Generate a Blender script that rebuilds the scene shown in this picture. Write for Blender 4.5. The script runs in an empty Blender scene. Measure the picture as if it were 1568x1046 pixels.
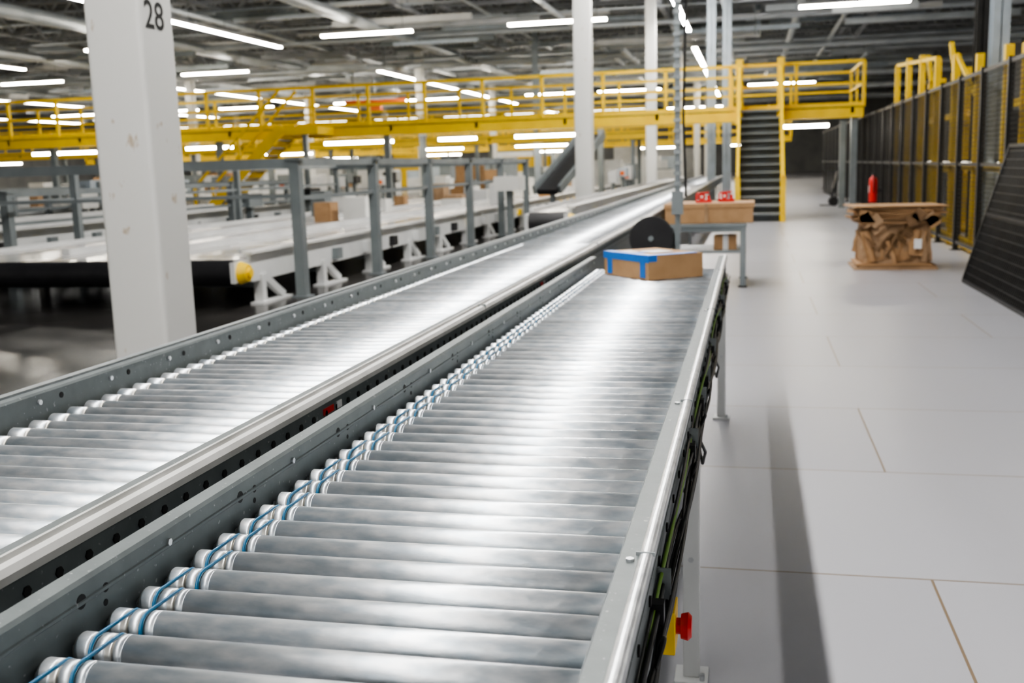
import bpy, math, random
from mathutils import Vector, Matrix
random.seed(7)
S = bpy.context.scene
COL = S.collection

# ------------------------------------------------------------ materials
def new_mat(name):
    m = bpy.data.materials.new(name); m.use_nodes = True
    nt = m.node_tree
    return m, nt, nt.nodes['Principled BSDF']

def mat(name, c1, c2=None, rough=0.5, metal=0.0, scale=4.0, rvar=0.0, bump=0.0, island=0.0, stretch=(1,1,1), detail=4, coat=0.0, bscale=None, specks=None):
    m, nt, p = new_mat(name)
    p.inputs['Metallic'].default_value = metal
    p.inputs['Roughness'].default_value = rough
    if coat: p.inputs['Coat Weight'].default_value = coat
    if c2 is None: c2 = tuple(x*0.85 for x in c1)
    tc = nt.nodes.new('ShaderNodeTexCoord'); mp = nt.nodes.new('ShaderNodeMapping')
    mp.inputs['Scale'].default_value = stretch
    nt.links.new(tc.outputs['Object'], mp.inputs['Vector'])
    no = nt.nodes.new('ShaderNodeTexNoise'); no.inputs['Scale'].default_value = scale; no.inputs['Detail'].default_value = detail
    nt.links.new(mp.outputs[0], no.inputs['Vector'])
    r = nt.nodes.new('ShaderNodeValToRGB')
    r.color_ramp.elements[0].position = 0.35; r.color_ramp.elements[0].color = (*c2, 1)
    r.color_ramp.elements[1].position = 0.65; r.color_ramp.elements[1].color = (*c1, 1)
    nt.links.new(no.outputs['Fac'], r.inputs['Fac'])
    out = r.outputs['Color']
    if specks:
        n3 = nt.nodes.new('ShaderNodeTexNoise'); n3.inputs['Scale'].default_value = 90; n3.inputs['Detail'].default_value = 2
        nt.links.new(mp.outputs[0], n3.inputs['Vector'])
        r3 = nt.nodes.new('ShaderNodeValToRGB'); r3.color_ramp.elements[0].position=.68; r3.color_ramp.elements[0].color=(0,0,0,1); r3.color_ramp.elements[1].position=.74
        nt.links.new(n3.outputs['Fac'], r3.inputs[0])
        mx = nt.nodes.new('ShaderNodeMix'); mx.data_type='RGBA'
        nt.links.new(r3.outputs[0], mx.inputs[0]); nt.links.new(out, mx.inputs[6]); mx.inputs[7].default_value=(*specks,1)
        out = mx.outputs[2]
    if island:
        g = nt.nodes.new('ShaderNodeNewGeometry')
        hsv = nt.nodes.new('ShaderNodeHueSaturation')
        mr = nt.nodes.new('ShaderNodeMapRange')
        mr.inputs['To Min'].default_value = 1-island; mr.inputs['To Max'].default_value = 1+island*0.6
        nt.links.new(g.outputs['Random Per Island'], mr.inputs['Value'])
        nt.links.new(mr.outputs[0], hsv.inputs['Value'])
        nt.links.new(out, hsv.inputs['Color']); out = hsv.outputs['Color']
    nt.links.new(out, p.inputs['Base Color'])
    if rvar:
        mr = nt.nodes.new('ShaderNodeMapRange')
        mr.inputs['To Min'].default_value = max(0.02, rough-rvar); mr.inputs['To Max'].default_value = rough+rvar
        nt.links.new(no.outputs['Fac'], mr.inputs['Value']); nt.links.new(mr.outputs[0], p.inputs['Roughness'])
    if bump:
        b = nt.nodes.new('ShaderNodeBump'); b.inputs['Strength'].default_value = bump; b.inputs['Distance'].default_value = 0.01
        n2 = nt.nodes.new('ShaderNodeTexNoise'); n2.inputs['Scale'].default_value = bscale or scale*3
        nt.links.new(mp.outputs[0], n2.inputs['Vector'])
        nt.links.new(n2.outputs['Fac'], b.inputs['Height']); nt.links.new(b.outputs[0], p.inputs['Normal'])
    return m

def emis(name, col, s):
    m, nt, p = new_mat(name)
    p.inputs['Base Color'].default_value = (0.9, 0.9, 0.9, 1)
    p.inputs['Emission Color'].default_value = (*col, 1); p.inputs['Emission Strength'].default_value = s
    return m

M = {}
M['roller'] = mat('galvanized_roller', (.87,.89,.91), (.58,.65,.71), .38, .88, 34, .07, .06, .28, (.6,1.5,1.5), 7, bscale=80)
M['roller_end'] = mat('roller_end', (.72,.70,.65), (.5,.49,.46), .36, .9, 20)
M['frame'] = mat('painted_steel_frame', (.165,.188,.192), (.13,.15,.155), .5, .1, 14, .08, .05, specks=(.34,.36,.36))
M['frame_lt'] = mat('galvanized_frame', (.36,.39,.40), (.28,.31,.32), .42, .5, 30, .08, .05)
M['zinc'] = mat('bright_zinc', (.74,.75,.76), (.50,.52,.54), .34, .85, 25, .08, .05)
M['uhmw'] = mat('white_guide_strip', (.74,.74,.72), (.60,.60,.58), .4, 0, 8)
M['black'] = mat('black_rubber', (.02,.02,.022), (.012,.012,.014), .45)
M['hole'] = mat('dark_hole', (.012,.012,.013), (.01,.01,.01), .7)
M['blue'] = mat('blue_urethane', (.010,.14,.28), (.008,.11,.23), .3, 0, 12)
M['yellow'] = mat('safety_yellow', (.98,.66,.008), (.90,.58,.006), .42, 0, 3)
M['red'] = mat('safety_red', (.70,.015,.012), (.6,.012,.012), .35)
M['white'] = mat('white_paint', (.82,.82,.79), (.74,.74,.71), .5, 0, 2.2, .05, .05)
M['offwhite'] = mat('offwhite_steel', (.74,.75,.74), (.64,.65,.65), .42, .0, 2)
M['card'] = mat('cardboard', (.46,.28,.14), (.39,.23,.11), .75, 0, 7, 0, .05)
M['card2'] = mat('cardboard_worn', (.46,.31,.185), (.30,.19,.105), .8, 0, 4, 0, .3)
M['card3'] = mat('cardboard_dark', (.28,.17,.09), (.18,.105,.05), .8, 0, 4, 0, .3)
M['tape'] = mat('blue_tape', (.015,.18,.65), (.015,.15,.55), .4)
M['label'] = mat('white_label', (.85,.85,.85), (.8,.8,.8), .5)
M['text'] = mat('black_text', (.015,.015,.015), (.02,.02,.02), .6)
M['belt'] = mat('grey_belt', (.62,.61,.59), (.42,.40,.38), .14, .0, 1.2, .08, .0)
M['steel_grey'] = mat('grey_structural', (.24,.27,.28), (.19,.215,.225), .45, .3, 3)
M['steel_blue'] = mat('bluish_steel', (.48,.55,.61), (.40,.46,.51), .4, .4, 3)
M['ceil'] = mat('ceiling_deck', (.15,.16,.175), (.085,.095,.105), .8, 0, 1.5)
M['truss'] = mat('joist_steel', (.50,.52,.55), (.30,.32,.34), .6, .1, 1)
M['duct'] = mat('duct_metal', (.72,.77,.81), (.54,.59,.63), .4, .4, 1)
M['mesh'] = mat('black_wire', (.02,.02,.02), (.013,.013,.013), .5, .2)
M['wall'] = mat('wall_panel', (.30,.305,.31), (.22,.225,.23), .7, 0, .6)
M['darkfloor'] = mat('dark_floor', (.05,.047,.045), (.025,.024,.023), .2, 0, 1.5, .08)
M['tread'] = mat('stair_tread', (.13,.145,.155), (.10,.115,.12), .6, .3)
M['cable'] = mat('cable_black', (.015,.015,.017), (.02,.02,.02), .4)
M['cable_g'] = mat('cable_green', (.20,.35,.05), (.15,.3,.04), .5)
M['orange'] = mat('orange_plastic', (.75,.16,.02), (.65,.13,.02), .5)
M['lamp'] = emis('lamp_glow', (1, .97, .93), 64)
M['lampfill'] = emis('lamp_glow_fill', (1, .97, .92), 12)  # weaker glow for the added fill runs
M['lampleft'] = emis('lamp_glow_left', (1, .96, .88), 30)
M['lampfar'] = emis('lamp_glow_far', (1, .92, .78), 27)
M['lampbody'] = mat('lamp_housing', (.8,.8,.8), (.7,.7,.7), .5)
M['dot'] = emis('reflection_dot_glow', (1, .93, .8), 6)  # emission for dots that imitate reflections of lamps

def floor_mat():
    m, nt, p = new_mat('epoxy_floor')
    tc = nt.nodes.new('ShaderNodeTexCoord'); mp = nt.nodes.new('ShaderNodeMapping')
    mp.inputs['Location'].default_value = (-0.60+2.44*20, -1.03+1.25*20, 0)
    nt.links.new(tc.outputs['Object'], mp.inputs['Vector'])
    br = nt.nodes.new('ShaderNodeTexBrick')
    br.offset = 0.5; br.inputs['Scale'].default_value = 1
    br.inputs['Brick Width'].default_value = 2.44; br.inputs['Row Height'].default_value = 1.25
    br.inputs['Mortar Size'].default_value = .0048; br.inputs['Mortar Smooth'].default_value = .1
    br.inputs['Color1'].default_value = (.455,.46,.495,1); br.inputs['Color2'].default_value = (.42,.425,.46,1)
    br.inputs['Mortar'].default_value = (.22,.16,.10,1)
    nt.links.new(mp.outputs[0], br.inputs['Vector'])
    no = nt.nodes.new('ShaderNodeTexNoise'); no.inputs['Scale'].default_value = .6; no.inputs['Detail'].default_value = 3
    mp2 = nt.nodes.new('ShaderNodeMapping'); mp2.inputs['Scale'].default_value = (1.6,.5,1)
    nt.links.new(tc.outputs['Object'], mp2.inputs['Vector']); nt.links.new(mp2.outputs[0], no.inputs['Vector'])
    mx = nt.nodes.new('ShaderNodeMix'); mx.data_type='RGBA'; mx.blend_type='MULTIPLY'; mx.inputs[0].default_value=.45
    rr = nt.nodes.new('ShaderNodeValToRGB'); rr.color_ramp.elements[0].position=.25; rr.color_ramp.elements[0].color=(.80,.77,.74,1); rr.color_ramp.elements[1].position=.75
    nt.links.new(no.outputs['Fac'], rr.inputs[0]); nt.links.new(br.outputs['Color'], mx.inputs[6]); nt.links.new(rr.outputs[0], mx.inputs[7])
    nt.links.new(mx.outputs[2], p.inputs['Base Color'])
    mr = nt.nodes.new('ShaderNodeMapRange'); mr.inputs['To Min'].default_value=.26; mr.inputs['To Max'].default_value=.34
    nt.links.new(no.outputs['Fac'], mr.inputs['Value']); nt.links.new(mr.outputs[0], p.inputs['Roughness'])
    return m
M['floor'] = floor_mat()

# ------------------------------------------------------------ mesh builder
class B:
    def __init__(s): s.v=[]; s.f=[]; s.m=[]; s.mats=[]; s.sm=[]
    def mi(s, k):
        if k not in s.mats: s.mats.append(k)
        return s.mats.index(k)
    def add(s, vs, fs, k, smooth=False):
        o=len(s.v); s.v += [tuple(x) for x in vs]; i=s.mi(k)
        for f in fs: s.f.append([o+a for a in f]); s.m.append(i); s.sm.append(smooth)
    def box(s, x0,x1,y0,y1,z0,z1,k, M4=None):
        vs=[Vector(p) for p in ((x0,y0,z0),(x1,y0,z0),(x1,y1,z0),(x0,y1,z0),(x0,y0,z1),(x1,y0,z1),(x1,y1,z1),(x0,y1,z1))]
        if M4: vs=[M4@v for v in vs]
        s.add(vs,[(0,3,2,1),(4,5,6,7),(0,1,5,4),(1,2,6,5),(2,3,7,6),(3,0,4,7)],k)
    def beam(s, p0,p1,w,h,k):
        p0=Vector(p0);p1=Vector(p1);d=(p1-p0);L=d.length
        if L<1e-6: return
        d.normalize(); up=Vector((0,0,1))
        if abs(d.dot(up))>.99: up=Vector((0,1,0))
        sx=d.cross(up).normalized(); u=sx.cross(d)
        vs=[]
        for q in (p0,p1):
            for a,b in ((-1,-1),(1,-1),(1,1),(-1,1)): vs.append(q+sx*a*w/2+u*b*h/2)
        s.add(vs,[(0,1,2,3),(7,6,5,4),(0,4,5,1),(1,5,6,2),(2,6,7,3),(3,7,4,0)],k)
    def cyl(s,p0,p1,r,k,n=16,r2=None,smooth=True):
        p0=Vector(p0);p1=Vector(p1);d=(p1-p0).normalized(); r2=r if r2 is None else r2
        up=Vector((0,0,1)) if abs(d.z)<.9 else Vector((1,0,0))
        a=d.cross(up).normalized(); b=a.cross(d)
        vs=[]
        for q,rr in ((p0,r),(p1,r2)):
            for i in range(n):
                t=2*math.pi*i/n; vs.append(q+(a*math.cos(t)+b*math.sin(t))*rr)
        s.add(vs,[(i,i+n,(i+1)%n+n,(i+1)%n) for i in range(n)],k,smooth)
        s.add(vs[:n],[tuple(range(n))],k); s.add(vs[n:],[tuple(reversed(range(n)))],k)
    def lathe_x(s,y,z,prof,n=28):
        vs=[]
        for x,r,_ in prof:
            for i in range(n):
                t=2*math.pi*i/n; vs.append((x,y+r*math.cos(t),z+r*math.sin(t)))
        o=len(s.v); s.v+=vs
        for j in range(len(prof)-1):
            k=s.mi(prof[j+1][2])
            for i in range(n):
                s.f.append([o+j*n+i,o+j*n+(i+1)%n,o+(j+1)*n+(i+1)%n,o+(j+1)*n+i]); s.m.append(k); s.sm.append(True)
    def lathe_z(s,x,y,prof,k,n=24):
        vs=[]
        for r,z in prof:
            for i in range(n):
                t=2*math.pi*i/n; vs.append((x+r*math.cos(t),y+r*math.sin(t),z))
        fs=[]
        for j in range(len(prof)-1):
            for i in range(n):
                fs.append((j*n+i,j*n+(i+1)%n,(j+1)*n+(i+1)%n,(j+1)*n+i))
        s.add(vs,fs,k,True)
    def tube(s,pts,r,k,n=8,closed=False):
        pts=[Vector(p) for p in pts]; N=len(pts); vs=[]
        for i,p in enumerate(pts):
            if closed: d=pts[(i+1)%N]-pts[i-1]
            else: d=pts[min(i+1,N-1)]-pts[max(i-1,0)]
            d.normalize()
            up=Vector((1,0,0)) if abs(d.x)<.9 else Vector((0,0,1))
            a=d.cross(up).normalized(); b=a.cross(d)
            for j in range(n):
                t=2*math.pi*j/n; vs.append(p+(a*math.cos(t)+b*math.sin(t))*r)
        fs=[]
        for i in range(N if closed else N-1):
            ii=(i+1)%N
            for j in range(n): fs.append((i*n+j,i*n+(j+1)%n,ii*n+(j+1)%n,ii*n+j))
        s.add(vs,fs,k,True)
    def prism_y(s,poly,y0,y1,k):
        n=len(poly); vs=[(x,y0,z) for x,z in poly]+[(x,y1,z) for x,z in poly]
        s.add(vs,[(i,(i+1)%n,(i+1)%n+n,i+n) for i in range(n)]+[tuple(reversed(range(n))),tuple(range(n,2*n))],k)
    def prism_z(s,poly,z0,z1,k,smooth=False):
        n=len(poly); vs=[(x,y,z0) for x,y in poly]+[(x,y,z1) for x,y in poly]
        s.add(vs,[(i,(i+1)%n,(i+1)%n+n,i+n) for i in range(n)],k,smooth)
        s.add(vs,[tuple(reversed(range(n))),tuple(range(n,2*n))],k)
    def obj(s,name,parent=None,bevel=0):
        me=bpy.data.meshes.new(name); me.from_pydata(s.v,[],s.f)
        for k in s.mats: me.materials.append(M[k])
        me.polygons.foreach_set('material_index',s.m); me.polygons.foreach_set('use_smooth',s.sm)
        me.update()
        o=bpy.data.objects.new(name,me); COL.objects.link(o)
        if parent: o.parent=parent
        if bevel:
            b=o.modifiers.new('bev','BEVEL'); b.width=bevel; b.segments=2; b.limit_method='ANGLE'
        return o
def empty(name):
    e=bpy.data.objects.new(name,None); COL.objects.link(e); return e

# ------------------------------------------------------------ room
b=B(); b.box(-70,14,-14,120,-.1,0,'floor'); b.obj('floor')
b=B(); b.box(-70,-2.35,-14,120,0,.004,'darkfloor'); b.obj('floor_dark_left')  # thin darker layer over the floor left of the conveyors
b=B(); b.box(-70,14,-14,120,9.0,9.2,'ceil'); b.obj('ceiling')
b=B(); b.box(-70,14,120,120.2,0,9,'wall')
b.obj('wall_far')
b=B(); b.box(14,14.2,-14,120,0,9,'wall'); b.obj('wall_right')
b=B(); b.box(-70.2,-70,-14,120,0,9,'wall'); b.obj('wall_left')
b=B(); b.box(-70,14,-14.2,-14,0,9,'offwhite'); b.obj('wall_back')

b=B()
y=22
while y<118:
    b.beam((-69,y,8.95),(13.5,y,8.95),.12,.1,'truss'); b.beam((-69,y,8.1),(13.5,y,8.1),.14,.12,'truss')
    x=-69
    while x<13:
        b.beam((x,y,8.95),(x+.7,y,8.1),.06,.06,'truss'); b.beam((x+.7,y,8.1),(x+1.4,y,8.95),.06,.06,'truss'); x+=1.4
    y+=2.4
for x in (-62,-54,-46,-38,-29.5,-21,-12.5,-3.4,5):
    b.beam((x,20,8.0),(x,118,8.0),.25,.12,'truss'); b.beam((x,20,7.3),(x,118,7.3),.2,.1,'truss')
    y=20
    while y<117:
        b.beam((x,y,8.0),(x,y+1,7.3),.07,.07,'truss'); b.beam((x,y+1,7.3),(x,y+2,8.0),.07,.07,'truss'); y+=2
b.obj('ceiling_trusses')
b=B()
for y,z,r in ((38,7.6,.07),(41,7.2,.05),(44,7.0,.12),(47,7.4,.1),(53,6.7,.16),(56,7.3,.1),(60,7.1,.14),(66,6.8,.2),(71,7.3,.12),(75,7.0,.25),(84,6.7,.25),(90,7.2,.2),(96,6.6,.3),(104,7,.3)):
    b.cyl((-69,y,z),(13.5,y,z),r,'duct',10)
for x,z,r in ((-7,6.9,.1),(-1,7.0,.08),(1.8,7.2,.16),(-14,6.8,.2),(-24,7,.25),(-32,7,.2),(-10,7.3,.06),(-19.5,7.1,.1),(3.6,7.0,.1)):
    b.cyl((x,24,z),(x,118,z),r,'duct',10)
random.seed(3)
for i in range(420):
    x=random.uniform(-50,6);y=random.uniform(36,100);L=random.uniform(1.5,7)
    z=random.uniform(6.5,7.9); w=random.uniform(.06,.24)
    kk=random.choice(['duct','steel_blue','offwhite','truss','steel_grey','duct'])
    if random.random()<.7: b.beam((x,y,z),(x+L,y,z),w,w,kk)
    elif random.random()<.6: b.beam((x,y,z),(x,y+L,z),w,w,kk)
    else: b.beam((x,y,z-1),(x,y,8.9),.04,.04,kk)
b.obj('ceiling_ducts_and_pipes')

# ------------------------------------------------------------ lamps
LZ=6.2
def lamp_run(b, x,y0,y1,seg=2.4,w=.14,k='lamp'):
    n=int((y1-y0)/seg+.01); ye=y0+n*seg
    b.box(x-w/2,x+w/2,y0+.02,ye-.02,LZ,LZ+.05,k)
    for i in range(n):
        y=y0+i*seg
        b.box(x-w/2-.02,x+w/2+.02,y+.01,y+seg-.01,LZ+.05,LZ+.12,'lampbody')
        b.beam((x,y+.4,LZ+.12),(x,y+.4,9),.012,.012,'steel_grey')
def lamp_cross(b,xc,y,L=3.4,z=LZ,w=.16,k='lampfar',top=9.0):
    b.box(xc-L/2,xc+L/2,y-w/2,y+w/2,z,z+.08,k); b.box(xc-L/2,xc+L/2,y-w/2-.02,y+w/2+.02,z+.08,z+.14,'lampbody')
    for s in (-.4,.4): b.beam((xc+s*L,y,z+.14),(xc+s*L,y,top),.015,.015,'steel_grey')
b=B()
lamp_run(b,-2.3,41-2.4*23,41)
lamp_run(b,6.2,-12,24,k='lampfill'); lamp_run(b,-17.8,22,41,k='lampleft',w=.18); lamp_run(b,-26,-12,20,k='lampfill')  # right and far-left runs are added fill lighting, out of view
b.obj('linear_ceiling_lamps')
b=B()
lamp_run(b,-2.4,47,83,k='lampfar',w=.2)
lamp_run(b,-17.8,50,82,k='lampfar',w=.22)
lamp_run(b,-31,34,42,k='lampfar',w=.2); lamp_run(b,-31,53,84,k='lampfar',w=.22)
lamp_run(b,-44,50,84,k='lampfar',w=.2); lamp_run(b,-57,56,100,k='lampfar',w=.2); lamp_run(b,-17.8,90,112,k='lampfar',w=.2)
for xc in (-13.4,-6.5,3.2,-23,-39): lamp_cross(b,xc,36.5,w=.2)
for xc in (1.9,-8,-13,-22,-27,-36,-42,-50): lamp_cross(b,xc,72,4.2,w=.24)
for xc in (-5,-12,-20,-26,-33,-41,-49,-58): lamp_cross(b,xc,98,5,w=.28)
for xc in (-11,-16,-24,-30,-38): lamp_cross(b,xc,58,4,w=.22)
for xc in (-35,-29,-25): lamp_cross(b,xc,47,3.4,w=.2)
b.obj('hanging_batten_lamps')

# ------------------------------------------------------------ main roller conveyor
RT=.806; RR=.0238; AX=RT-RR; P=.0762
XL,XR=-.868,-.178
Y1=6.05
main=empty('roller_conveyor')
b=B(); y=-.30; ys=[]
while y<Y1-.03:
    ys.append(y); y+=P
g=.004
for y in ys:
    prof=[(XL+.004,.0001,'roller_end'),(XL+.004,.012,'hole'),(XL+.002,.0215,'roller_end'),(XL+.005,RR,'roller_end'),(XL+.020,RR,'roller')]
    for gx in (XL+.030,XL+.056):
        prof+=[(gx-.006,RR,'roller'),(gx-.003,RR-g,'roller_end'),(gx+.003,RR-g,'roller_end'),(gx+.006,RR,'roller_end')]
    prof+=[(XL+.072,RR,'roller'),(XL+.0725,RR-.0012,'roller'),(XL+.0745,RR-.0012,'roller'),(XL+.075,RR,'roller'),
           (XR-.004,RR,'roller'),(XR-.001,.021,'roller_end'),(XR-.002,.011,'roller_end'),(XR-.002,.0001,'hole')]
    b.lathe_x(y,AX,prof,32)
    b.cyl((XL-.012,y,AX),(XL+.01,y,AX),.0065,'zinc',6)
    b.cyl((XR-.006,y,AX),(XR+.010,y,AX),.0065,'zinc',6)
b.obj('rollers',main)
b=B()
for i in range(len(ys)-1):
    gx=XL+(.030 if i%2 else .056); r=RR-g+.0026
    ya,yb=ys[i],ys[i+1]; pts=[]
    for j in range(9):
        t=-math.pi/2+math.pi*j/8; pts.append((gx,yb+r*math.cos(t),AX+r*math.sin(t)))
    for j in range(9):
        t=math.pi/2+math.pi*j/8; pts.append((gx,ya+r*math.cos(t),AX+r*math.sin(t)))
    b.tube([(p[0]+(.0015 if j<9 else -.0015),p[1],p[2]) for j,p in enumerate(pts)],.0030,'blue',7,True)
b.obj('drive_o_rings',main)
b=B()
w0=XL-.010
FT=.868; FB=.70
b.prism_y([(w0,FB),(w0,FT-.006),(w0-.004,FT),(w0-.034,FT),(w0-.034,FT-.018),(w0-.031,FT-.018),(w0-.031,FT-.004),(w0-.005,FT-.004),(w0-.004,FT-.006),(w0-.004,FB+.003),(w0-.031,FB+.003),(w0-.031,FB)],-.35,Y1+.02,'frame')
b.prism_y([(w0,FT-.028),(w0+.002,FT-.030),(w0+.002,FT-.034),(w0,FT-.036)],-.35,Y1,'frame')
yy=-.2; 
while yy<Y1-.1:
    for dy,dz,r in ((0,.838,.0105),(.055,.836,.007),(.052,.815,.005)):
        b.cyl((w0-.002,yy+dy,dz),(w0+.0006,yy+dy,dz),r,'hole',14)
    b.cyl((w0,yy+.22,.842),(w0+.004,yy+.22,.842),.006,'zinc',6)
    yy+=.457
b.obj('side_frame_left',main)
b=B()
w1=XR+.004
b.prism_y([(w1,FB),(w1,FT-.004),(w1+.003,FT),(w1+.044,FT),(w1+.047,FT-.004),(w1+.047,FT-.020),(w1+.043,FT-.020),(w1+.043,FT-.004),(w1+.004,FT-.004),(w1+.004,FB+.003),(w1+.039,FB+.003),(w1+.039,FB)],-.35,Y1+.02,'frame')
poly=[]
for j in range(9):
    t=math.pi-math.pi*j/8; poly.append((w1+.0385+.0095*math.cos(t),FT+.001+.004*math.sin(t)))
poly=[(w1+.029,FT)]+poly+[(w1+.048,FT-.010),(w1+.0472,FT-.010),(w1+.0472,FT)]
b.prism_y(poly,-.35,Y1+.02,'zinc')
for yy in (1.35,2.30,3.8,5.2):
    b.cyl((w1+.018,yy,FT),(w1+.018,yy,FT+.004),.006,'zinc',6)
    b.box(w1+.024,w1+.050,yy+.02,yy+.0225,FT,FT+.0058,'frame_lt')
b.box(w1+.038,w1+.041,-.35,Y1,FB-.005,FT-.05,'frame')
yy=-.3
while yy<Y1:
    b.cyl((w1+.040,yy,.80),(w1+.044,yy,.80),.008,'hole',6); yy+=P*2
b.obj('side_frame_right',main)
b=B()
for yy in (-.28,2.72,5.73):
    for x in (XL-.03,XR+.03):
        b.box(x-.022,x+.022,yy-.022,yy+.022,.012,FB+.01,'offwhite')
        b.box(x-.045,x+.045,yy-.05,yy+.05,0,.012,'offwhite')
        b.cyl((x+.03,yy-.035,.012),(x+.03,yy-.035,.03),.008,'zinc',6)
        b.cyl((x,yy-.023,.35),(x,yy-.027,.35),.008,'zinc',6)
    b.box(XL,XR,yy-.02,yy+.02,.30,.34,'offwhite')
    b.box(XL,XR,yy-.02,yy+.02,FB-.06,FB-.01,'frame')
b.obj('legs',main,.003)
b=B()
for k in range(int((Y1+.2)/.9)):
    yy=.3+k*.9
    b.box(XL,XR,yy-.02,yy+.02,FB,FB+.03,'frame')
b.box(-.60,-.42,-.3,Y1,.56,.62,'frame'); 
for yy in (.9,2.4,3.9,5.3): b.box(-.58,-.44,yy-.1,yy+.1,.60,.70,'black')
b.obj('cross_braces',main)
b=B()
for c in range(10):
    pts=[]; x0=w1+.047+random.uniform(0,.014); z0=.805-random.uniform(0,.07); ph=random.uniform(0,6); am=random.uniform(.008,.022)
    fq=random.uniform(4,7)
    t=-.3
    while t<5.95:
        pts.append((x0+.005*math.sin(t*5+ph),t,z0+am*math.sin(t*fq+ph)-.012*abs(math.sin(t*2.1+ph)))); t+=.07
    b.tube(pts,.0034,'cable_g' if c==6 else 'cable',6)
for yy in (.8,1.30,2.15,2.6,2.9,3.4,4.1,4.6,5.3):
    r=random.uniform(.025,.042); pts=[]
    for j in range(20):
        t=2*math.pi*j/20; pts.append((w1+.056+.012*math.sin(t),yy+r*.8*math.cos(t),.745+r*math.sin(t)))
    b.tube(pts,.0034,'cable',6,True)
    b.box(w1+.041,w1+.060,yy+.09,yy+.112,.76,.79,'black')
    b.box(w1+.041,w1+.062,yy+.20,yy+.203,.72,.80,'frame_lt')
for yy in (2.5,3.6):
    b.tube([(w1+.055,yy,.74),(w1+.070,yy+.05,.69),(w1+.06,yy+.12,.64),(w1+.045,yy+.2,.67),(w1+.045,yy+.3,.74)],.004,'cable',6)
b.obj('side_cables',main)
b=B()
ey,ez=1.70,.618; ex=w1+.034
b.box(ex-.040,ex+.022,ey-.036,ey+.036,ez-.038,ez+.038,'yellow')
b.cyl((ex+.022,ey,ez),(ex+.030,ey,ez),.014,'red',16); b.cyl((ex+.030,ey,ez),(ex+.042,ey,ez),.021,'red',24,.024); b.cyl((ex+.042,ey,ez),(ex+.048,ey,ez),.024,'red',24,.018)
b.box(ex-.035,ex-.015,ey-.01,ey+.01,ez+.03,FB+.01,'offwhite')
b.box(ex-.060,ex-.041,ey-.02,ey+.02,.0,FB,'offwhite'); b.box(ex-.085,ex-.015,ey-.05,ey+.05,0,.01,'offwhite')
b.obj('emergency_stop_button',main,.002)

# ------------------------------------------------------------ left roller conveyor
LL,LR=-1.765,-1.045; YE=42
lc=empty('roller_conveyor')
b=B(); y=-.28; i=0
while y<YE:
    n=24 if y<8 else 12
    prof=[(LL+.003,.0001,'roller_end'),(LL+.002,.021,'roller_end'),(LL+.005,RR,'roller_end'),(LL+.05,RR,'roller'),(LL+.052,RR-.003,'roller_end'),(LL+.058,RR-.003,'roller_end'),(LL+.060,RR,'roller_end'),(LR-.005,RR,'roller'),(LR-.002,.021,'roller_end'),(LR-.002,.0001,'roller_end')]
    if y>8: prof=[(LL,.0001,'roller'),(LL,RR,'roller'),(LR,RR,'roller'),(LR,.0001,'roller')]
    b.lathe_x(y,AX,prof,n); 
    if y<8:
        b.cyl((LL-.012,y,AX),(LL+.01,y,AX),.006,'zinc',6); b.cyl((LR-.01,y,AX),(LR+.012,y,AX),.006,'zinc',6)
    y+=P
b.obj('rollers',lc)
b=B()
wl=LL-.008
b.prism_y([(wl,.66),(wl,FT-.006),(wl-.004,FT),(wl-.055,FT),(wl-.060,FT-.005),(wl-.060,FT-.04),(wl-.056,FT-.04),(wl-.056,FT-.004),(wl-.004,FT-.006),(wl-.004,.66)],-.35,YE,'frame')
b.prism_y([(wl-.03,FT),(wl-.031,FT+.006),(wl-.058,FT+.006),(wl-.06,FT-.002)],-.35,YE,'frame_lt')
yy=-.2
while yy<14:
    b.cyl((wl,yy,.842),(wl+.006,yy,.842),.007,'zinc',8); b.cyl((wl,yy+.09,.842),(wl+.0015,yy+.09,.842),.008,'hole',8); yy+=.31
wr=LR+.008
b.prism_y([(wr,.66),(wr+.003,.66),(wr+.003,FT),(wr,FT)],-.35,YE,'frame')
b.prism_y([(wr+.052,.66),(wr+.055,.66),(wr+.055,FT),(wr+.052,FT)],-.35,YE,'frame')
b.prism_y([(wr-.012,FT),(wr-.008,FT+.014),(wr+.020,FT+.018),(wr+.022,FT)],-.35,YE,'frame')
b.prism_y([(wr+.022,FT),(wr+.022,FT+.020),(wr+.032,FT+.022),(wr+.034,FT+.006),(wr+.040,FT+.006),(wr+.042,FT+.018),(wr+.054,FT+.016),(wr+.060,FT+.006),(wr+.060,FT-.006),(wr+.056,FT-.006),(wr+.05,FT)],-.35,YE,'uhmw')
yy=-.30
while yy<12:
    b.cyl((wr+.054,yy,.836),(wr+.058,yy,.836),.0085,'hole',6); 
    b.cyl((wr+.054,yy+.03,.80),(wr+.0565,yy+.03,.80),.004,'hole',6); yy+=.0712
for yy in (2.25,4.9): b.box(wr+.055,wr+.058,yy,yy+.06,.833,.848,'red'); 
for yy in (2.33,4.98): b.box(wr+.055,wr+.0585,yy,yy+.03,.832,.849,'label')
yy=.76
while yy<12:
    b.box(wr+.03,wr+.0605,yy,yy+.002,FT,FT+.0225,'frame'); yy+=3.05
b.obj('side_frames',lc)
b=B()
yy=.2
while yy<YE:
    for x in (LL-.03,LR+.035):
        b.box(x-.022,x+.022,yy-.022,yy+.022,.012,.68,'frame_lt'); b.box(x-.045,x+.045,yy-.05,yy+.05,0.004,.014,'frame_lt')
    b.box(LL,LR,yy-.02,yy+.02,.3,.34,'frame_lt'); b.box(LL-.02,LR+.02,yy-.02,yy+.02,.66,.70,'frame'); yy+=3.0
b.box(-1.62,-1.2,-.3,YE,.60,.66,'frame')
b.obj('legs',lc)

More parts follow.
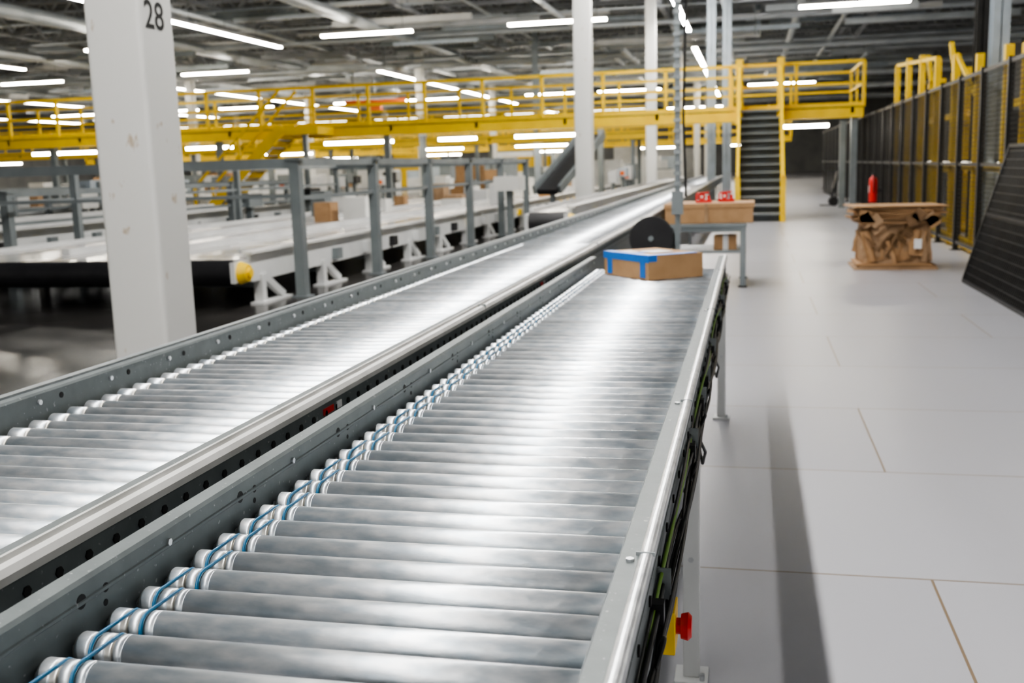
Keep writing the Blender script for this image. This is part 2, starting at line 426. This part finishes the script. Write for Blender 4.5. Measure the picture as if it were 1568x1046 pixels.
# ------------------------------------------------------------ taped carton on conveyor
cart=empty('taped_cardboard_box')
L1,L2,Hh=.335,.445,.125
b=B()
b.box(0,L1,0,L2,0,Hh,'card')
b.box(-.002,L1+.002,L2/2-.002,L2/2+.002,Hh,Hh+.0015,'card2')
o1=b.obj('carton',cart,.004)
b=B()
e=.0022
b.box(-e,L1*.55,L2*.44,L2*.56,Hh,Hh+e,'tape')
b.box(-e,.05,-e,L2+e,Hh,Hh+e*1.2,'tape'); b.box(-e*1.3,0,-e,L2+e,Hh-.035,Hh+e,'tape')
b.box(-e*1.6,0,.03,.075,0.01,Hh+e,'tape'); b.box(-e*1.6,0,L2-.085,L2-.04,0.01,Hh+e,'tape')
b.box(0,.05,-e,0,Hh-.03,Hh+e,'tape'); b.box(-e,.30,0.0,.05,Hh,Hh+e*1.5,'tape')
b.box(.12,.24,.13,.27,Hh+e,Hh+e*1.8,'label'); b.box(.05,.11,L2*.6,L2*.8,Hh+e,Hh+e*1.7,'label')
o2=b.obj('blue_tape_strips',cart)
cart.location=(-.505,5.34,RT+.0005); cart.rotation_euler=(0,0,math.radians(38))

# ------------------------------------------------------------ columns
def rrect(cx,cy,s,r,n=5):
    pts=[]
    for qx,qy,a0 in ((1,1,0),(-1,1,90),(-1,-1,180),(1,-1,270)):
        for j in range(n+1):
            t=math.radians(a0+90*j/n); pts.append((cx+qx*(s/2-r)+r*math.cos(t),cy+qy*(s/2-r)+r*math.sin(t)))
    return pts
def column(x,y,s=.35,num=None,k='column_paint'):
    e=empty('building_column')
    b=B(); b.prism_z(rrect(x,y,s,.03),.004,8.95,k,True); b.box(x-s*.75,x+s*.75,y-s*.75,y+s*.75,0.0,.03,'steel_grey')
    for sx in (-1,1):
        for sy in (-1,1): b.cyl((x+sx*s*.62,y+sy*s*.62,.03),(x+sx*s*.62,y+sy*s*.62,.07),.02,'steel_grey',6)
    o=b.obj('shaft',e)
    if num:
        c=bpy.data.curves.new('column_number','FONT'); c.body=num; c.size=.215; c.extrude=.0006; c.offset=.002; c.align_x='CENTER'; c.align_y='CENTER'
        t=bpy.data.objects.new('column_number',c); COL.objects.link(t); t.data.materials.append(M['text'])
        t.rotation_euler=(math.radians(90),0,math.radians(90)); t.location=(x+s/2+.001,y-.03,2.285); t.scale=(.95,1,1); t.parent=e
    return e
def colmat():
    m,nt,p=new_mat('column_paint'); p.inputs['Roughness'].default_value=.42
    tc=nt.nodes.new('ShaderNodeTexCoord')
    n1=nt.nodes.new('ShaderNodeTexNoise'); n1.inputs['Scale'].default_value=6.5; n1.inputs['Detail'].default_value=7
    mp=nt.nodes.new('ShaderNodeMapping'); mp.inputs['Scale'].default_value=(1.6,1.6,.8)
    nt.links.new(tc.outputs['Object'],mp.inputs[0]); nt.links.new(mp.outputs[0],n1.inputs['Vector'])
    r=nt.nodes.new('ShaderNodeValToRGB'); r.color_ramp.elements[0].position=.27; r.color_ramp.elements[0].color=(.52,.42,.30,1); r.color_ramp.elements[1].position=.335; r.color_ramp.elements[1].color=(.80,.80,.77,1)
    nt.links.new(n1.outputs['Fac'],r.inputs[0]); nt.links.new(r.outputs[0],p.inputs['Base Color'])
    return m
M['column_paint']=colmat()
column(-3.43,5.5,.35,'28')
for y in (22.2,37.7,54,70,86): column(-3.42,y,.36)
for x in (-17,-30.3,-44):
    for y in (54,70,86): column(x,y,.4)
def ibeam_col(x,y,s=.2,k='steel_blue'):
    e=empty('steel_column'); b=B()
    b.box(x-s/2,x+s/2,y-s/2,y-s/2+.015,0,8.95,k); b.box(x-s/2,x+s/2,y+s/2-.015,y+s/2,0,8.95,k); b.box(x-.008,x+.008,y-s/2,y+s/2,0,8.95,k)
    b.box(x-s,x+s,y-s,y+s,0,.03,'steel_grey'); b.obj('profile',e)
ibeam_col(3.28,15.8,.22); ibeam_col(3.36,17.4,.18,'mesh'); ibeam_col(-1.15,32.2,.25); ibeam_col(-.7,32.2,.25)
ibeam_col(-10,50,.25)

# ------------------------------------------------------------ yellow mezzanines
def rail(b,p0,p1,h=1.1,sp=1.6,r=.06,toe=True):
    p0=Vector(p0);p1=Vector(p1);L=(p1-p0).length;n=max(1,round(L/sp)); up=Vector((0,0,1))
    for i in range(n+1):
        q=p0.lerp(p1,i/n); b.beam(q,q+up*h,r,r,'yellow')
    b.beam(p0+up*h,p1+up*h,r,r,'yellow'); b.beam(p0+up*h*.52,p1+up*h*.52,r*.9,r*.9,'yellow')
    if toe: b.beam(p0+up*.06,p1+up*.06,.02,.12,'yellow')
def mezz(x0,x1,y0,y1,z,lamps,sup):
    e=empty('yellow_mezzanine_walkway'); b=B()
    b.box(x0,x1,y0,y0+.08,z-.26,z,'yellow'); b.box(x0,x1,y1-.08,y1,z-.15,z,'steel_grey'); b.box(x0,x1,y0,y1,z-.02,z+.01,'tread')
    x=x0
    while x<x1-.1: b.box(x,x+.08,y0,y1,z-.15,z-.02,'steel_grey'); x+=2.4
    rail(b,(x0,y0+.05,z),(x1,y0+.05,z),r=.08); rail(b,(x0,y1-.05,z),(x1,y1-.05,z),r=.07)
    rail(b,(x1,y0+.05,z),(x1,y1-.05,z))
    b.obj('deck_and_rails',e)
    b=B()
    for x in sup:
        b.box(x-.08,x+.08,y0+.1,y0+.26,0,z-.2,'steel_grey'); b.box(x-.08,x+.08,y1-.26,y1-.1,0,z-.2,'steel_grey')
    b.obj('supports',e)
    b=B()
    for xc,L in lamps: lamp_cross(b,xc,(y0+y1)/2,L,z-.42,.12,'lampfar',z-.2)
    b.obj('under_deck_lamps',e)
DZ=2.62
mezz(-36,2.7,27.6,31.2,DZ,[(1.4,1.2),(-5.4,2.2),(-8.2,1.1),(-11.2,2.1),(-21,2.2),(-16,1.5),(-27,2)],(2.5,-4.3,-9.75,-14.8,-20.2,-26,-32))
mezz(-45,-4.2,46,49,2.7,[(-9,3),(-14,2),(-22,3),(-30,3),(-38,3),(-42,3)],(-5,-12,-19,-26,-33,-40))
mezz(-50,2.6,72.5,76,2.8,[(-6,3),(-14,2),(-22,3),(-30,3),(-38,3),(0,3)],(-7,-14,-21,-28,-35,-42))

def stairs(name,x0,x1,y0,y1,z):
    e=empty(name); b=B(); n=14
    for i in range(n):
        t=(i+.5)/n; yy=y0+(y1-y0)*t; zz=z*(i+1)/n
        b.box(x0,x1,yy-.11,yy+.10,zz-.045,zz,'steel_grey'); b.box(x0,x1,yy+.08,yy+.10,zz-z/n,zz-.01,'tread')
    for x in (x0-.03,x1+.03):
        b.beam((x,y0-.1,.12),(x,y1,z+.02),.05,.26,'yellow')
        b.beam((x,y0-.1,0),(x,y0-.1,1.0),.12,.12,'yellow'); b.beam((x,y0-.1,1.0),(x,y1,z+1.1),.07,.07,'yellow'); b.beam((x,y0-.1,.55),(x,y1,z+.6),.05,.05,'yellow')
        b.beam((x,(y0+y1)/2,z/2),(x,(y0+y1)/2,z/2+1.05),.06,.06,'yellow'); b.beam((x,y1,z-.3),(x,y1,z+1.25),.17,.17,'yellow')
    b.obj('flight',e); return e
stairs('yellow_staircase',-.26,.68,24.6,27.45,DZ)
e=empty('yellow_staircase'); b=B()
for yy in (26.4,27.4):
    b.beam((-12.2,yy,DZ),(-14.9,yy,.12),.05,.28,'yellow'); b.beam((-12.2,yy,DZ+1.0),(-14.9,yy,1.1),.06,.06,'yellow'); b.beam((-14.9,yy,0),(-14.9,yy,1.1),.07,.07,'yellow')
    b.beam((-13.5,yy,1.3),(-13.5,yy,2.4),.06,.06,'yellow')
for i in range(13):
    t=(i+.5)/13; b.box(-12.2-2.7*t-.12,-12.2-2.7*t+.12,26.4,27.4,DZ*(1-t)-.03,DZ*(1-t),'tread')
b.box(-12.2,-11.2,26.4,27.55,DZ-.2,DZ,'yellow'); b.beam((-11.6,26.5,0),(-11.6,26.5,DZ-.2),.12,.12,'steel_grey')
b.obj('flight',e)

# ------------------------------------------------------------ right fences
fe=empty('black_mesh_safety_fence'); b=B()
FX=2.95; y=6.0
while y<46:
    b.box(FX-.035,FX+.035,y-.035,y+.035,0,2.5,'mesh'); b.box(FX-.07,FX+.07,y-.07,y+.07,0,.012,'mesh')
    for z in (.12,1.25,2.45): b.box(FX-.015,FX+.015,y,y+1.5,z-.025,z+.025,'mesh')
    yy=y; st=.06
    while yy<y+1.5 and y<36: b.box(FX-.003,FX+.003,yy-.003,yy+.003,.12,2.45,'mesh'); yy+=st
    z=.17
    while z<2.45: b.box(FX+.0025,FX+.0075,y,y+1.5,z-.004,z+.004,'mesh'); z+=st
    y+=1.5
b.obj('panels',fe)
ye=empty('yellow_guard_frame'); b=B(); y=9.5
while y<26:
    b.beam((3.75,y,0),(3.75,y,2.9),.12,.12,'yellow')
    if int(y)%3==0: b.beam((3.75,y,2.9),(3.75,y+.5,3.5),.08,.08,'yellow')
    y+=1.35
for z in (.12,1.1,2.1): b.beam((3.75,9.5,z),(3.75,25,z),.06,.11,'yellow')
b.obj('frame',ye)
ye=empty('yellow_guard_frame'); b=B()
for y,h in ((14.2,2.7),(15.9,2.75),(17.6,2.9),(19.3,3.0),(21,3.2),(22.7,3.3),(24.4,3.3)): b.beam((3.07,y,0),(3.07,y,h),.10,.10,'yellow')
b.beam((3.07,14.2,.10),(3.07,24.4,.10),.08,.16,'yellow'); b.beam((3.07,14.2,1.2),(3.07,24.4,1.2),.06,.08,'yellow')
b.beam((3.07,19.3,3.0),(3.07,24.4,3.3),.06,.06,'yellow'); b.beam((3.07,15.9,2.1),(3.07,17.6,2.9),.05,.05,'yellow')
b.obj('frame',ye)
b=B()
for x in (5.5,8.5): 
    for y in (8,11,14,17,20,24,28): b.box(x-.6,x+.6,y-1,y+1,0,1.6+.9*random.random(),'steel_grey' if random.random()<.3 else 'black')
b.obj('machine_cabinets')
b=B()
for i in range(14): b.cyl((3.3,14.2+i*.62,1.22),(3.3,14.2+i*.62,1.27),.045,'dot',10)  # glowing dots stand in for lamp reflections behind the fence; rail invented
b.box(3.28,3.32,13.9,22.8,1.27,1.30,'mesh')
for yy in (13.9,18.2,22.8): b.box(3.28,3.32,yy-.02,yy+.02,0,1.27,'mesh')
b.obj('reflection_dot_rail')
def leaning(y0,y1,off,h=1.45):
    e=empty('leaning_mesh_panel'); b=B()
    def P3(y,t): return Vector((2.30+off+(.42)*t,y,.02+h*t))
    b.beam(P3(y0,0),P3(y1,0),.035,.035,'mesh'); b.beam(P3(y0,1),P3(y1,1),.035,.035,'mesh'); b.beam(P3(y0,0),P3(y0,1),.035,.035,'mesh'); b.beam(P3(y1,0),P3(y1,1),.035,.035,'mesh')
    b.beam(P3(y0,.5),P3(y1,.5),.03,.03,'mesh')
    y=y0
    while y<y1: b.beam(P3(y,0),P3(y,1),.012,.012,'mesh'); y+=.07
    t=.06
    while t<1: b.beam(P3(y0,t),P3(y1,t),.009,.009,'mesh'); t+=.06
    b.obj('wire_panel',e)
leaning(9.2,12.3,0); leaning(9.4,12.5,.06); leaning(8.9,12.0,.11)

# ------------------------------------------------------------ fire extinguisher
e=empty('fire_extinguisher'); b=B()
x,y=2.68,24.9
b.lathe_z(x,y,[(0,.38),(.085,.38),(.09,.40),(.09,.86),(.075,.92),(.03,.95),(.03,.98),(0,.98)],'red',20)
b.box(x-.02,x+.02,y-.09,y+.03,.98,1.01,'black'); b.beam((x,y-.09,1.03),(x,y+.02,1.0),.02,.012,'black')
b.tube([(x,y-.02,.97),(x,y-.12,.95),(x,y-.14,.8),(x,y-.12,.6)],.012,'black',8); b.box(x-.02,FX-.04,y-.04,y+.04,.6,.68,'black')
b.box(x-.092,x-.088,y-.05,y+.05,.6,.75,'label')
b.obj('cylinder_and_valve',e)

# ------------------------------------------------------------ scrap cardboard stack
e=empty('cardboard_scrap_bin'); 
b=B(); cx,cy=1.77,14.1
b.box(cx-.50,cx+.48,cy-.45,cy+.43,.0,.03,'card2'); b.box(cx-.44,cx+.47,cy-.43,cy+.40,.03,.055,'card3'); b.box(cx-.47,cx+.42,cy-.41,cy+.40,.055,.075,'card')
b.obj('base_sheets',e)
random.seed(21)
def crumple(b,x0,x1,y0,y1,z0,z1,k,amp,n=10):
    vs=[];fs=[]
    for s in range(4):
        c=[(x0,y0),(x1,y0),(x1,y1),(x0,y1)]; p,q=c[s],c[(s+1)%4]; o=len(vs)
        for j in range(n+1):
            for i in range(n+1):
                t=i/n;h=j/n; bul=math.sin(math.pi*h)*(.04)
                mx,my=(x0+x1)/2,(y0+y1)/2; X=p[0]+(q[0]-p[0])*t;Y=p[1]+(q[1]-p[1])*t
                X+=(X-mx)*bul*1.6;Y+=(Y-my)*bul*1.6
                a=0 if i in(0,n) else amp
                vs.append((X+random.uniform(-a,a),Y+random.uniform(-a,a),z0+(z1-z0)*h+random.uniform(-amp,amp)*.5*(0<j<n)))
        for j in range(n):
            for i in range(n): fs.append((o+j*(n+1)+i,o+j*(n+1)+i+1,o+(j+1)*(n+1)+i+1,o+(j+1)*(n+1)+i))
    b.add(vs,fs,k)
b=B()
crumple(b,cx-.38,cx+.38,cy-.34,cy+.34,.06,.58,'card2',.022)
def sheet(b,X,Y,Z0,w,h,rz,k,lean=0,roll=0):
    n=6; vs=[]
    for j in range(5):
        for i in range(n+1):
            u=(i/n-.5)*w; a=.03*math.sin(i*1.7+X*9)+random.uniform(-.014,.014)+lean*j/4
            u2=u*math.cos(roll)-(h*j/4-h/2)*math.sin(roll); hh=u*math.sin(roll)+(h*j/4-h/2)*math.cos(roll)+h/2
            p=Matrix.Rotation(rz,4,'Z')@Vector((u2,a,0)); vs.append((X+p.x,Y+p.y,Z0+hh))
    fs=[]
    for j in range(4):
        for i in range(n): fs.append((j*(n+1)+i,j*(n+1)+i+1,(j+1)*(n+1)+i+1,(j+1)*(n+1)+i))
    b.add(vs,fs,k)
for (dx,z0,w,h,rz,k,ln,rl) in ((-.28,.10,.20,.40,.3,'card',.03,.25),(-.10,.18,.16,.28,-.3,'card3',-.02,-.5),(.03,.10,.24,.30,.2,'card',.02,.35),(.20,.18,.26,.32,-.25,'card',.0,-.15),(.33,.10,.16,.42,.5,'card2',.02,.1),(-.35,.26,.15,.26,-.6,'card3',0,.6),(.10,.36,.22,.16,.1,'card3',-.03,.9),(-.18,.38,.18,.16,.1,'card2',-.04,-.9)):
    sheet(b,cx+dx,cy-.385,z0,w,h,rz,k,ln,rl)
for sx in (-1,1):
    for i in range(4):
        sheet(b,cx+sx*.40,cy-.24+i*.16,random.uniform(.09,.16),random.uniform(.16,.24),random.uniform(.28,.38),math.pi/2+random.uniform(-.4,.4),random.choice(['card','card2','card3']),0,random.uniform(-.4,.4))
b.box(cx+.20,cx+.29,cy-.43,cy-.426,.26,.38,'label')
b.obj('crumpled_kraft_body',e)
b=B()
for i in range(11):
    mt=Matrix.Translation((cx+random.uniform(-.06,.06),cy+random.uniform(-.04,.04),.575+i*.020))@Matrix.Rotation(random.uniform(-.09,.09),4,'Z')@Matrix.Rotation(random.uniform(-.02,.02),4,'Y')
    w=random.uniform(.42,.50)+.008*i; b.box(-w,w,-.42,.42,0,.013,random.choice(['card','card2','card','card3']),mt)
for i in range(8):
    mt=Matrix.Translation((cx+random.uniform(-.45,.45),cy-.44,.59+random.uniform(0,.1)))@Matrix.Rotation(random.uniform(-1.2,1.2),4,'Y')
    b.box(-.07,.07,-.02,-.01,-.07,.07,random.choice(['card2','card','card3']),mt)
b.obj('flattened_cardboard_stack',e)

# ------------------------------------------------------------ table with carton
e=empty('packing_table'); b=B()
tx0,tx1,ty0,ty1=-.90,-.08,11.9,12.8
b.box(tx0-.04,tx1+.04,ty0-.04,ty1+.04,.67,.71,'steel_grey')
for x in (tx0,tx1):
    for y in (ty0,ty1): b.beam((x,y,0),(x,y,.67),.06,.06,'steel_grey'); b.cyl((x,y,0),(x,y,.02),.05,'black',12)
b.box(tx0,tx1,ty0,ty1,.38,.41,'steel_grey'); b.box(tx0,tx1,ty0-.02,ty0+.02,.62,.67,'steel_grey')
b.obj('frame',e,.004)
b=B(); b.box(-.40,-.15,12.0,12.3,.41,.57,'card'); b.box(-.30,-.24,11.997,12.303,.41,.573,'label'); b.obj('small_carton',e,.004)
e=empty('large_flat_carton'); b=B()
b.box(-.94,0.03,11.95,12.75,.712,.93,'card'); b.box(-.955,.045,11.94,12.76,.88,.935,'card'); b.box(-.50,-.46,11.936,12.764,.72,.9375,'card2')
b.obj('carton',e,.006)
def disp(b,x,y,z):
    b.box(x-.09,x+.09,y-.04,y+.04,z,z+.03,'red'); b.cyl((x-.02,y-.03,z+.065),(x-.02,y+.03,z+.065),.038,'red',20); b.box(x+.04,x+.07,y-.03,y+.03,z+.03,z+.08,'red'); b.box(x-.09,x-.07,y-.035,y+.035,z+.03,z+.09,'red')
    b.cyl((x-.02,y-.034,z+.065),(x-.02,y+.034,z+.065),.015,'label',16); b.beam((x-.08,y,z+.10),(x+.06,y,z+.11),.06,.02,'red')
e=empty('red_tape_dispenser'); b=B(); disp(b,-.52,12.2,.9375); b.obj('body',e)
e=empty('red_tape_dispenser'); b=B(); disp(b,-.27,12.35,.9375); b.obj('body',e)
e=empty('strapping_reel_cart'); b=B()
x,y,z=-.74,8.1,.83
b.cyl((x,y-.06,z),(x,y-.05,z),.165,'black',32); b.cyl((x,y+.05,z),(x,y+.06,z),.165,'black',32); b.cyl((x,y-.05,z),(x,y+.05,z),.13,'black',32); b.cyl((x,y-.08,z),(x,y+.1,z),.02,'steel_grey',16)
b.beam((x,y+.1,0.06),(x,y+.1,z),.05,.05,'steel_grey'); b.box(x-.18,x+.2,y-.15,y+.25,.05,.08,'steel_grey')
for sx in(-.15,.17):
    for sy in(-.12,.22): b.cyl((x+sx-.012,y+sy,.03),(x+sx+.012,y+sy,.03),.03,'black',14)
b.obj('reel',e)
e=empty('power_drop_pole'); b=B()
x,y=-.62,9.3
b.box(x-.022,x+.022,y-.022,y+.022,.0,9.0,'steel_grey'); b.box(x-.10,x+.10,y-.10,y+.10,0,.015,'steel_grey')
z=1.2
while z<4.5: b.box(x-.032,x+.032,y-.037,y-.022,z,z+.03,'frame_lt'); z+=.09
b.box(x-.05,x+.05,y-.07,y-.03,.95,1.15,'steel_grey'); b.tube([(x+.04,y,4.4),(x+.08,y,3),(x+.05,y,1.8),(x+.07,y,1.1)],.012,'cable',6)
b.obj('pole',e)
e=empty('hand_truck'); b=B()
x,y=2.40,32.4
for s in (-.2,.2): b.beam((x-.1,y+s,.12),(x+.2,y+s,1.35),.05,.05,'black'); b.cyl((x-.02,y+s*1.3-.03,.13),(x-.02,y+s*1.3+.03,.13),.13,'black',16)
for t in (.1,.35,.6,.85,1): b.beam((x-.1+.3*t,y-.2,.12+1.23*t),(x-.1+.3*t,y+.2,.12+1.23*t),.05,.05,'black')
b.box(x-.4,x-.08,y-.2,y+.2,.01,.03,'black'); b.beam((x-.02,y,.5),(x+.1,y,1.0),.35,.06,'black')
b.obj('frame_and_wheels',e)

# ------------------------------------------------------------ left belt conveyors
def belt(name,x0,x1,y0,y1,z,drum=True,parcels=0):
    e=empty(name); b=B()
    b.box(x0,x1,y0+.12,y1,z-.06,z,'belt'); b.cyl((x0,y0+.12,z-.14),(x1,y0+.12,z-.14),.14,'black' if drum else 'belt',28)
    for x in (x0-.05,x1+.0):
        b.box(x,x+.05,y0+.35,y1,z-.26,z+.05,'offwhite'); b.box(x,x+.05,y0-.02,y0+.35,z-.24,z-.02,'offwhite')
    b.box(x1-.02,x1+.10,y0+.3,y1,z+.04,z+.07,'white')
    b.cyl((x1+.05,y0+.12,z-.14),(x1+.14,y0+.12,z-.14),.12,'yellow',24,.09); b.cyl((x1+.14,y0+.12,z-.14),(x1+.17,y0+.12,z-.14),.05,'yellow',16)
    for f in (.33,.66):
        if x1-x0>2: b.box(x0+(x1-x0)*f-.05,x0+(x1-x0)*f+.05,y0+1,y1,z,z+.07,'offwhite')
    y=y0+.6
    while y<y1:
        for x in (x0-.02,x1+.02):
            b.beam((x,y,.0),(x,y,z-.2),.10,.10,'offwhite'); b.beam((x,y+.06,z-.22),(x,y+.55,.04),.07,.08,'offwhite'); b.box(x-.08,x+.08,y-.1,y+.65,0.004,.03,'offwhite')
        b.beam((x0,y,.22),(x1,y,.22),.06,.06,'steel_grey'); y+=1.7
    y=y0+1.5
    while y<y1-1:
        b.box(x1+.05,x1+.13,y,y+.16,z-.22,z-.08,random.choice(['black','offwhite','steel_grey','yellow','steel_grey','offwhite'])); y+=1.1
    b.obj('bed',e)
    if parcels:
        b=B()
        for i in range(parcels):
            x=random.uniform(x0+.4,x1-.4); y=random.uniform(17,42); w=random.uniform(.2,.5)
            b.box(x-w/2,x+w/2,y-w*.6,y+w*.6,z+.001,z+random.uniform(.15,.55),random.choice(['card','white','offwhite','offwhite','steel_grey','card2','white']))
        b.obj('parcels',e)
belt('belt_conveyor',-9.2,-5.25,9.9,44,.53,True,36)
belt('belt_conveyor',-14.2,-10.2,11,23.6,.66)
belt('belt_conveyor',-19.5,-15.4,13,44,.72,True,30)
belt('belt_conveyor',-2.95,-2.45,14,40,.78)
def gframe(x0,x1,y0,n,sp,z):
    e=empty('grey_steel_frame'); b=B()
    for i in range(n):
        y=y0+i*sp
        for x in (x1,): b.box(x-.06,x+.06,y-.06,y+.06,0.004,z,'steel_grey'); b.box(x-.1,x+.1,y-.1,y+.1,0.004,.02,'steel_grey'); b.box(x-.09,x+.09,y-.09,y+.09,z,z+.03,'steel_grey')
        b.box(x0-.05,x0+.05,y-.05,y+.05,0.004,z,'steel_grey')
    for y in (y0,y0+(n-1)*sp): b.box(x0,x1,y-.05,y+.05,z-.09,z+.02,'steel_grey')
    for x in (x0,x1): 
        b.box(x-.04,x+.04,y0,y0+(n-1)*sp,z-.06,z+.02,'steel_grey'); b.box(x-.02,x+.02,y0,y0+(n-1)*sp,z-.45,z-.40,'steel_grey')
    b.box(x0,x1,y0-.02,y0+.02,z-.42,z-.38,'steel_grey')
    b.obj('posts_and_beams',e)
gframe(-9.6,-5.0,11.1,6,2.5,1.55)
gframe(-14.8,-9.9,12.5,4,3.2,1.25)
gframe(-21,-15.1,14,5,3.2,1.2)
b=B()
random.seed(11)
lanes=[(-9.95,.25),(-14.75,.3),(-4.6,.3),(-21,.6),(-23,.6),(-25,.6)]
for i in range(90):
    cx0,hw=random.choice(lanes); x=cx0+random.uniform(-.05,.05); y=random.uniform(19.5,43); w=random.uniform(.25,hw*2-.05) if hw*2>.35 else .3; h=random.uniform(.25,.6); z=random.uniform(.75,1.0)
    if 24<y<31.5: continue
    k=random.choice(['offwhite','offwhite','white','steel_grey','white','offwhite','black','card','steel_blue'])
    b.box(x-w/2,x+w/2,y-.3,y+.3,z,z+h,k); b.box(x-.06,x+.06,y-.06,y+.06,0,z,'steel_grey')
    if random.random()<.2: b.box(x-.08,x+.08,y-.32,y-.3,z+.05,z+.2,'orange')
b.obj('sorter_control_boxes')
b=B()
for i in range(46):
    x=random.uniform(-40,-4.5); y=random.uniform(56,66); w=random.uniform(.8,2.5); h=random.uniform(.8,2.2)
    b.box(x-w/2,x+w/2,y-.5,y+.5,0,h,random.choice(['offwhite','white','steel_blue','steel_grey','card','offwhite','white']))
b.obj('distant_machinery')
b=B()
for i in range(16):
    x=random.uniform(-45,-4.5); y=random.uniform(88,100)
    b.box(x-2,x+2,y-.5,y+.5,0,random.uniform(1.5,3.5),random.choice(['offwhite','steel_blue','steel_grey','yellow','white']))
b.obj('distant_machinery')
e=empty('incline_conveyor'); b=B()
b.beam((-4.6,24,.8),(-3.9,26.6,2.1),.5,.12,'black'); b.beam((-4.9,24,.85),(-4.2,26.6,2.15),.06,.2,'steel_grey'); b.beam((-4.3,24,.85),(-3.6,26.6,2.15),.06,.2,'steel_grey')
b.beam((-4.5,24.2,0),(-4.5,24.2,.8),.1,.1,'steel_grey'); b.beam((-4.0,26.2,0),(-4.0,26.2,1.9),.1,.1,'steel_grey'); b.obj('bed',e)
e=empty('orange_ceiling_trolley'); b=B()
b.beam((-22,56,5.2),(-18.5,56,5.2),.2,.2,'orange'); b.beam((-21.5,56,5.2),(-21.5,56,9),.06,.06,'steel_grey'); b.beam((-19,56,5.2),(-19,56,9),.06,.06,'steel_grey'); b.box(-20.6,-19.9,55.8,56.2,4.7,5.1,'orange')
b.obj('trolley_beam',e)

# ------------------------------------------------------------ world
w=bpy.data.worlds.new('World'); S.world=w; w.use_nodes=True
w.node_tree.nodes['Background'].inputs[0].default_value=(.8,.85,.9,1); w.node_tree.nodes['Background'].inputs[1].default_value=.3

# ------------------------------------------------------------ camera
F=1600.; th=math.radians(9.47); ya=math.radians(12.98); ro=.030
fw=Vector((-math.sin(ya)*math.cos(th),math.cos(ya)*math.cos(th),-math.sin(th)))
r0=Vector((math.cos(ya),math.sin(ya),0)); u0=r0.cross(fw)
R=math.cos(ro)*r0-math.sin(ro)*u0; U=math.sin(ro)*r0+math.cos(ro)*u0
cam=bpy.data.cameras.new('camera'); co=bpy.data.objects.new('camera',cam); COL.objects.link(co)
m=Matrix((( R.x,U.x,-fw.x,0),(R.y,U.y,-fw.y,0),(R.z,U.z,-fw.z,1.4),(0,0,0,1)))
co.matrix_world=m
cam.sensor_width=36; cam.lens=F/1568*36; cam.clip_end=400
cam.dof.use_dof=True; cam.dof.focus_distance=1.85; cam.dof.aperture_fstop=5.6
S.camera=co
try:
    S.view_settings.view_transform='AgX'; S.view_settings.look='AgX - Medium High Contrast'; S.view_settings.exposure=1.05
except Exception as ex: print(ex)
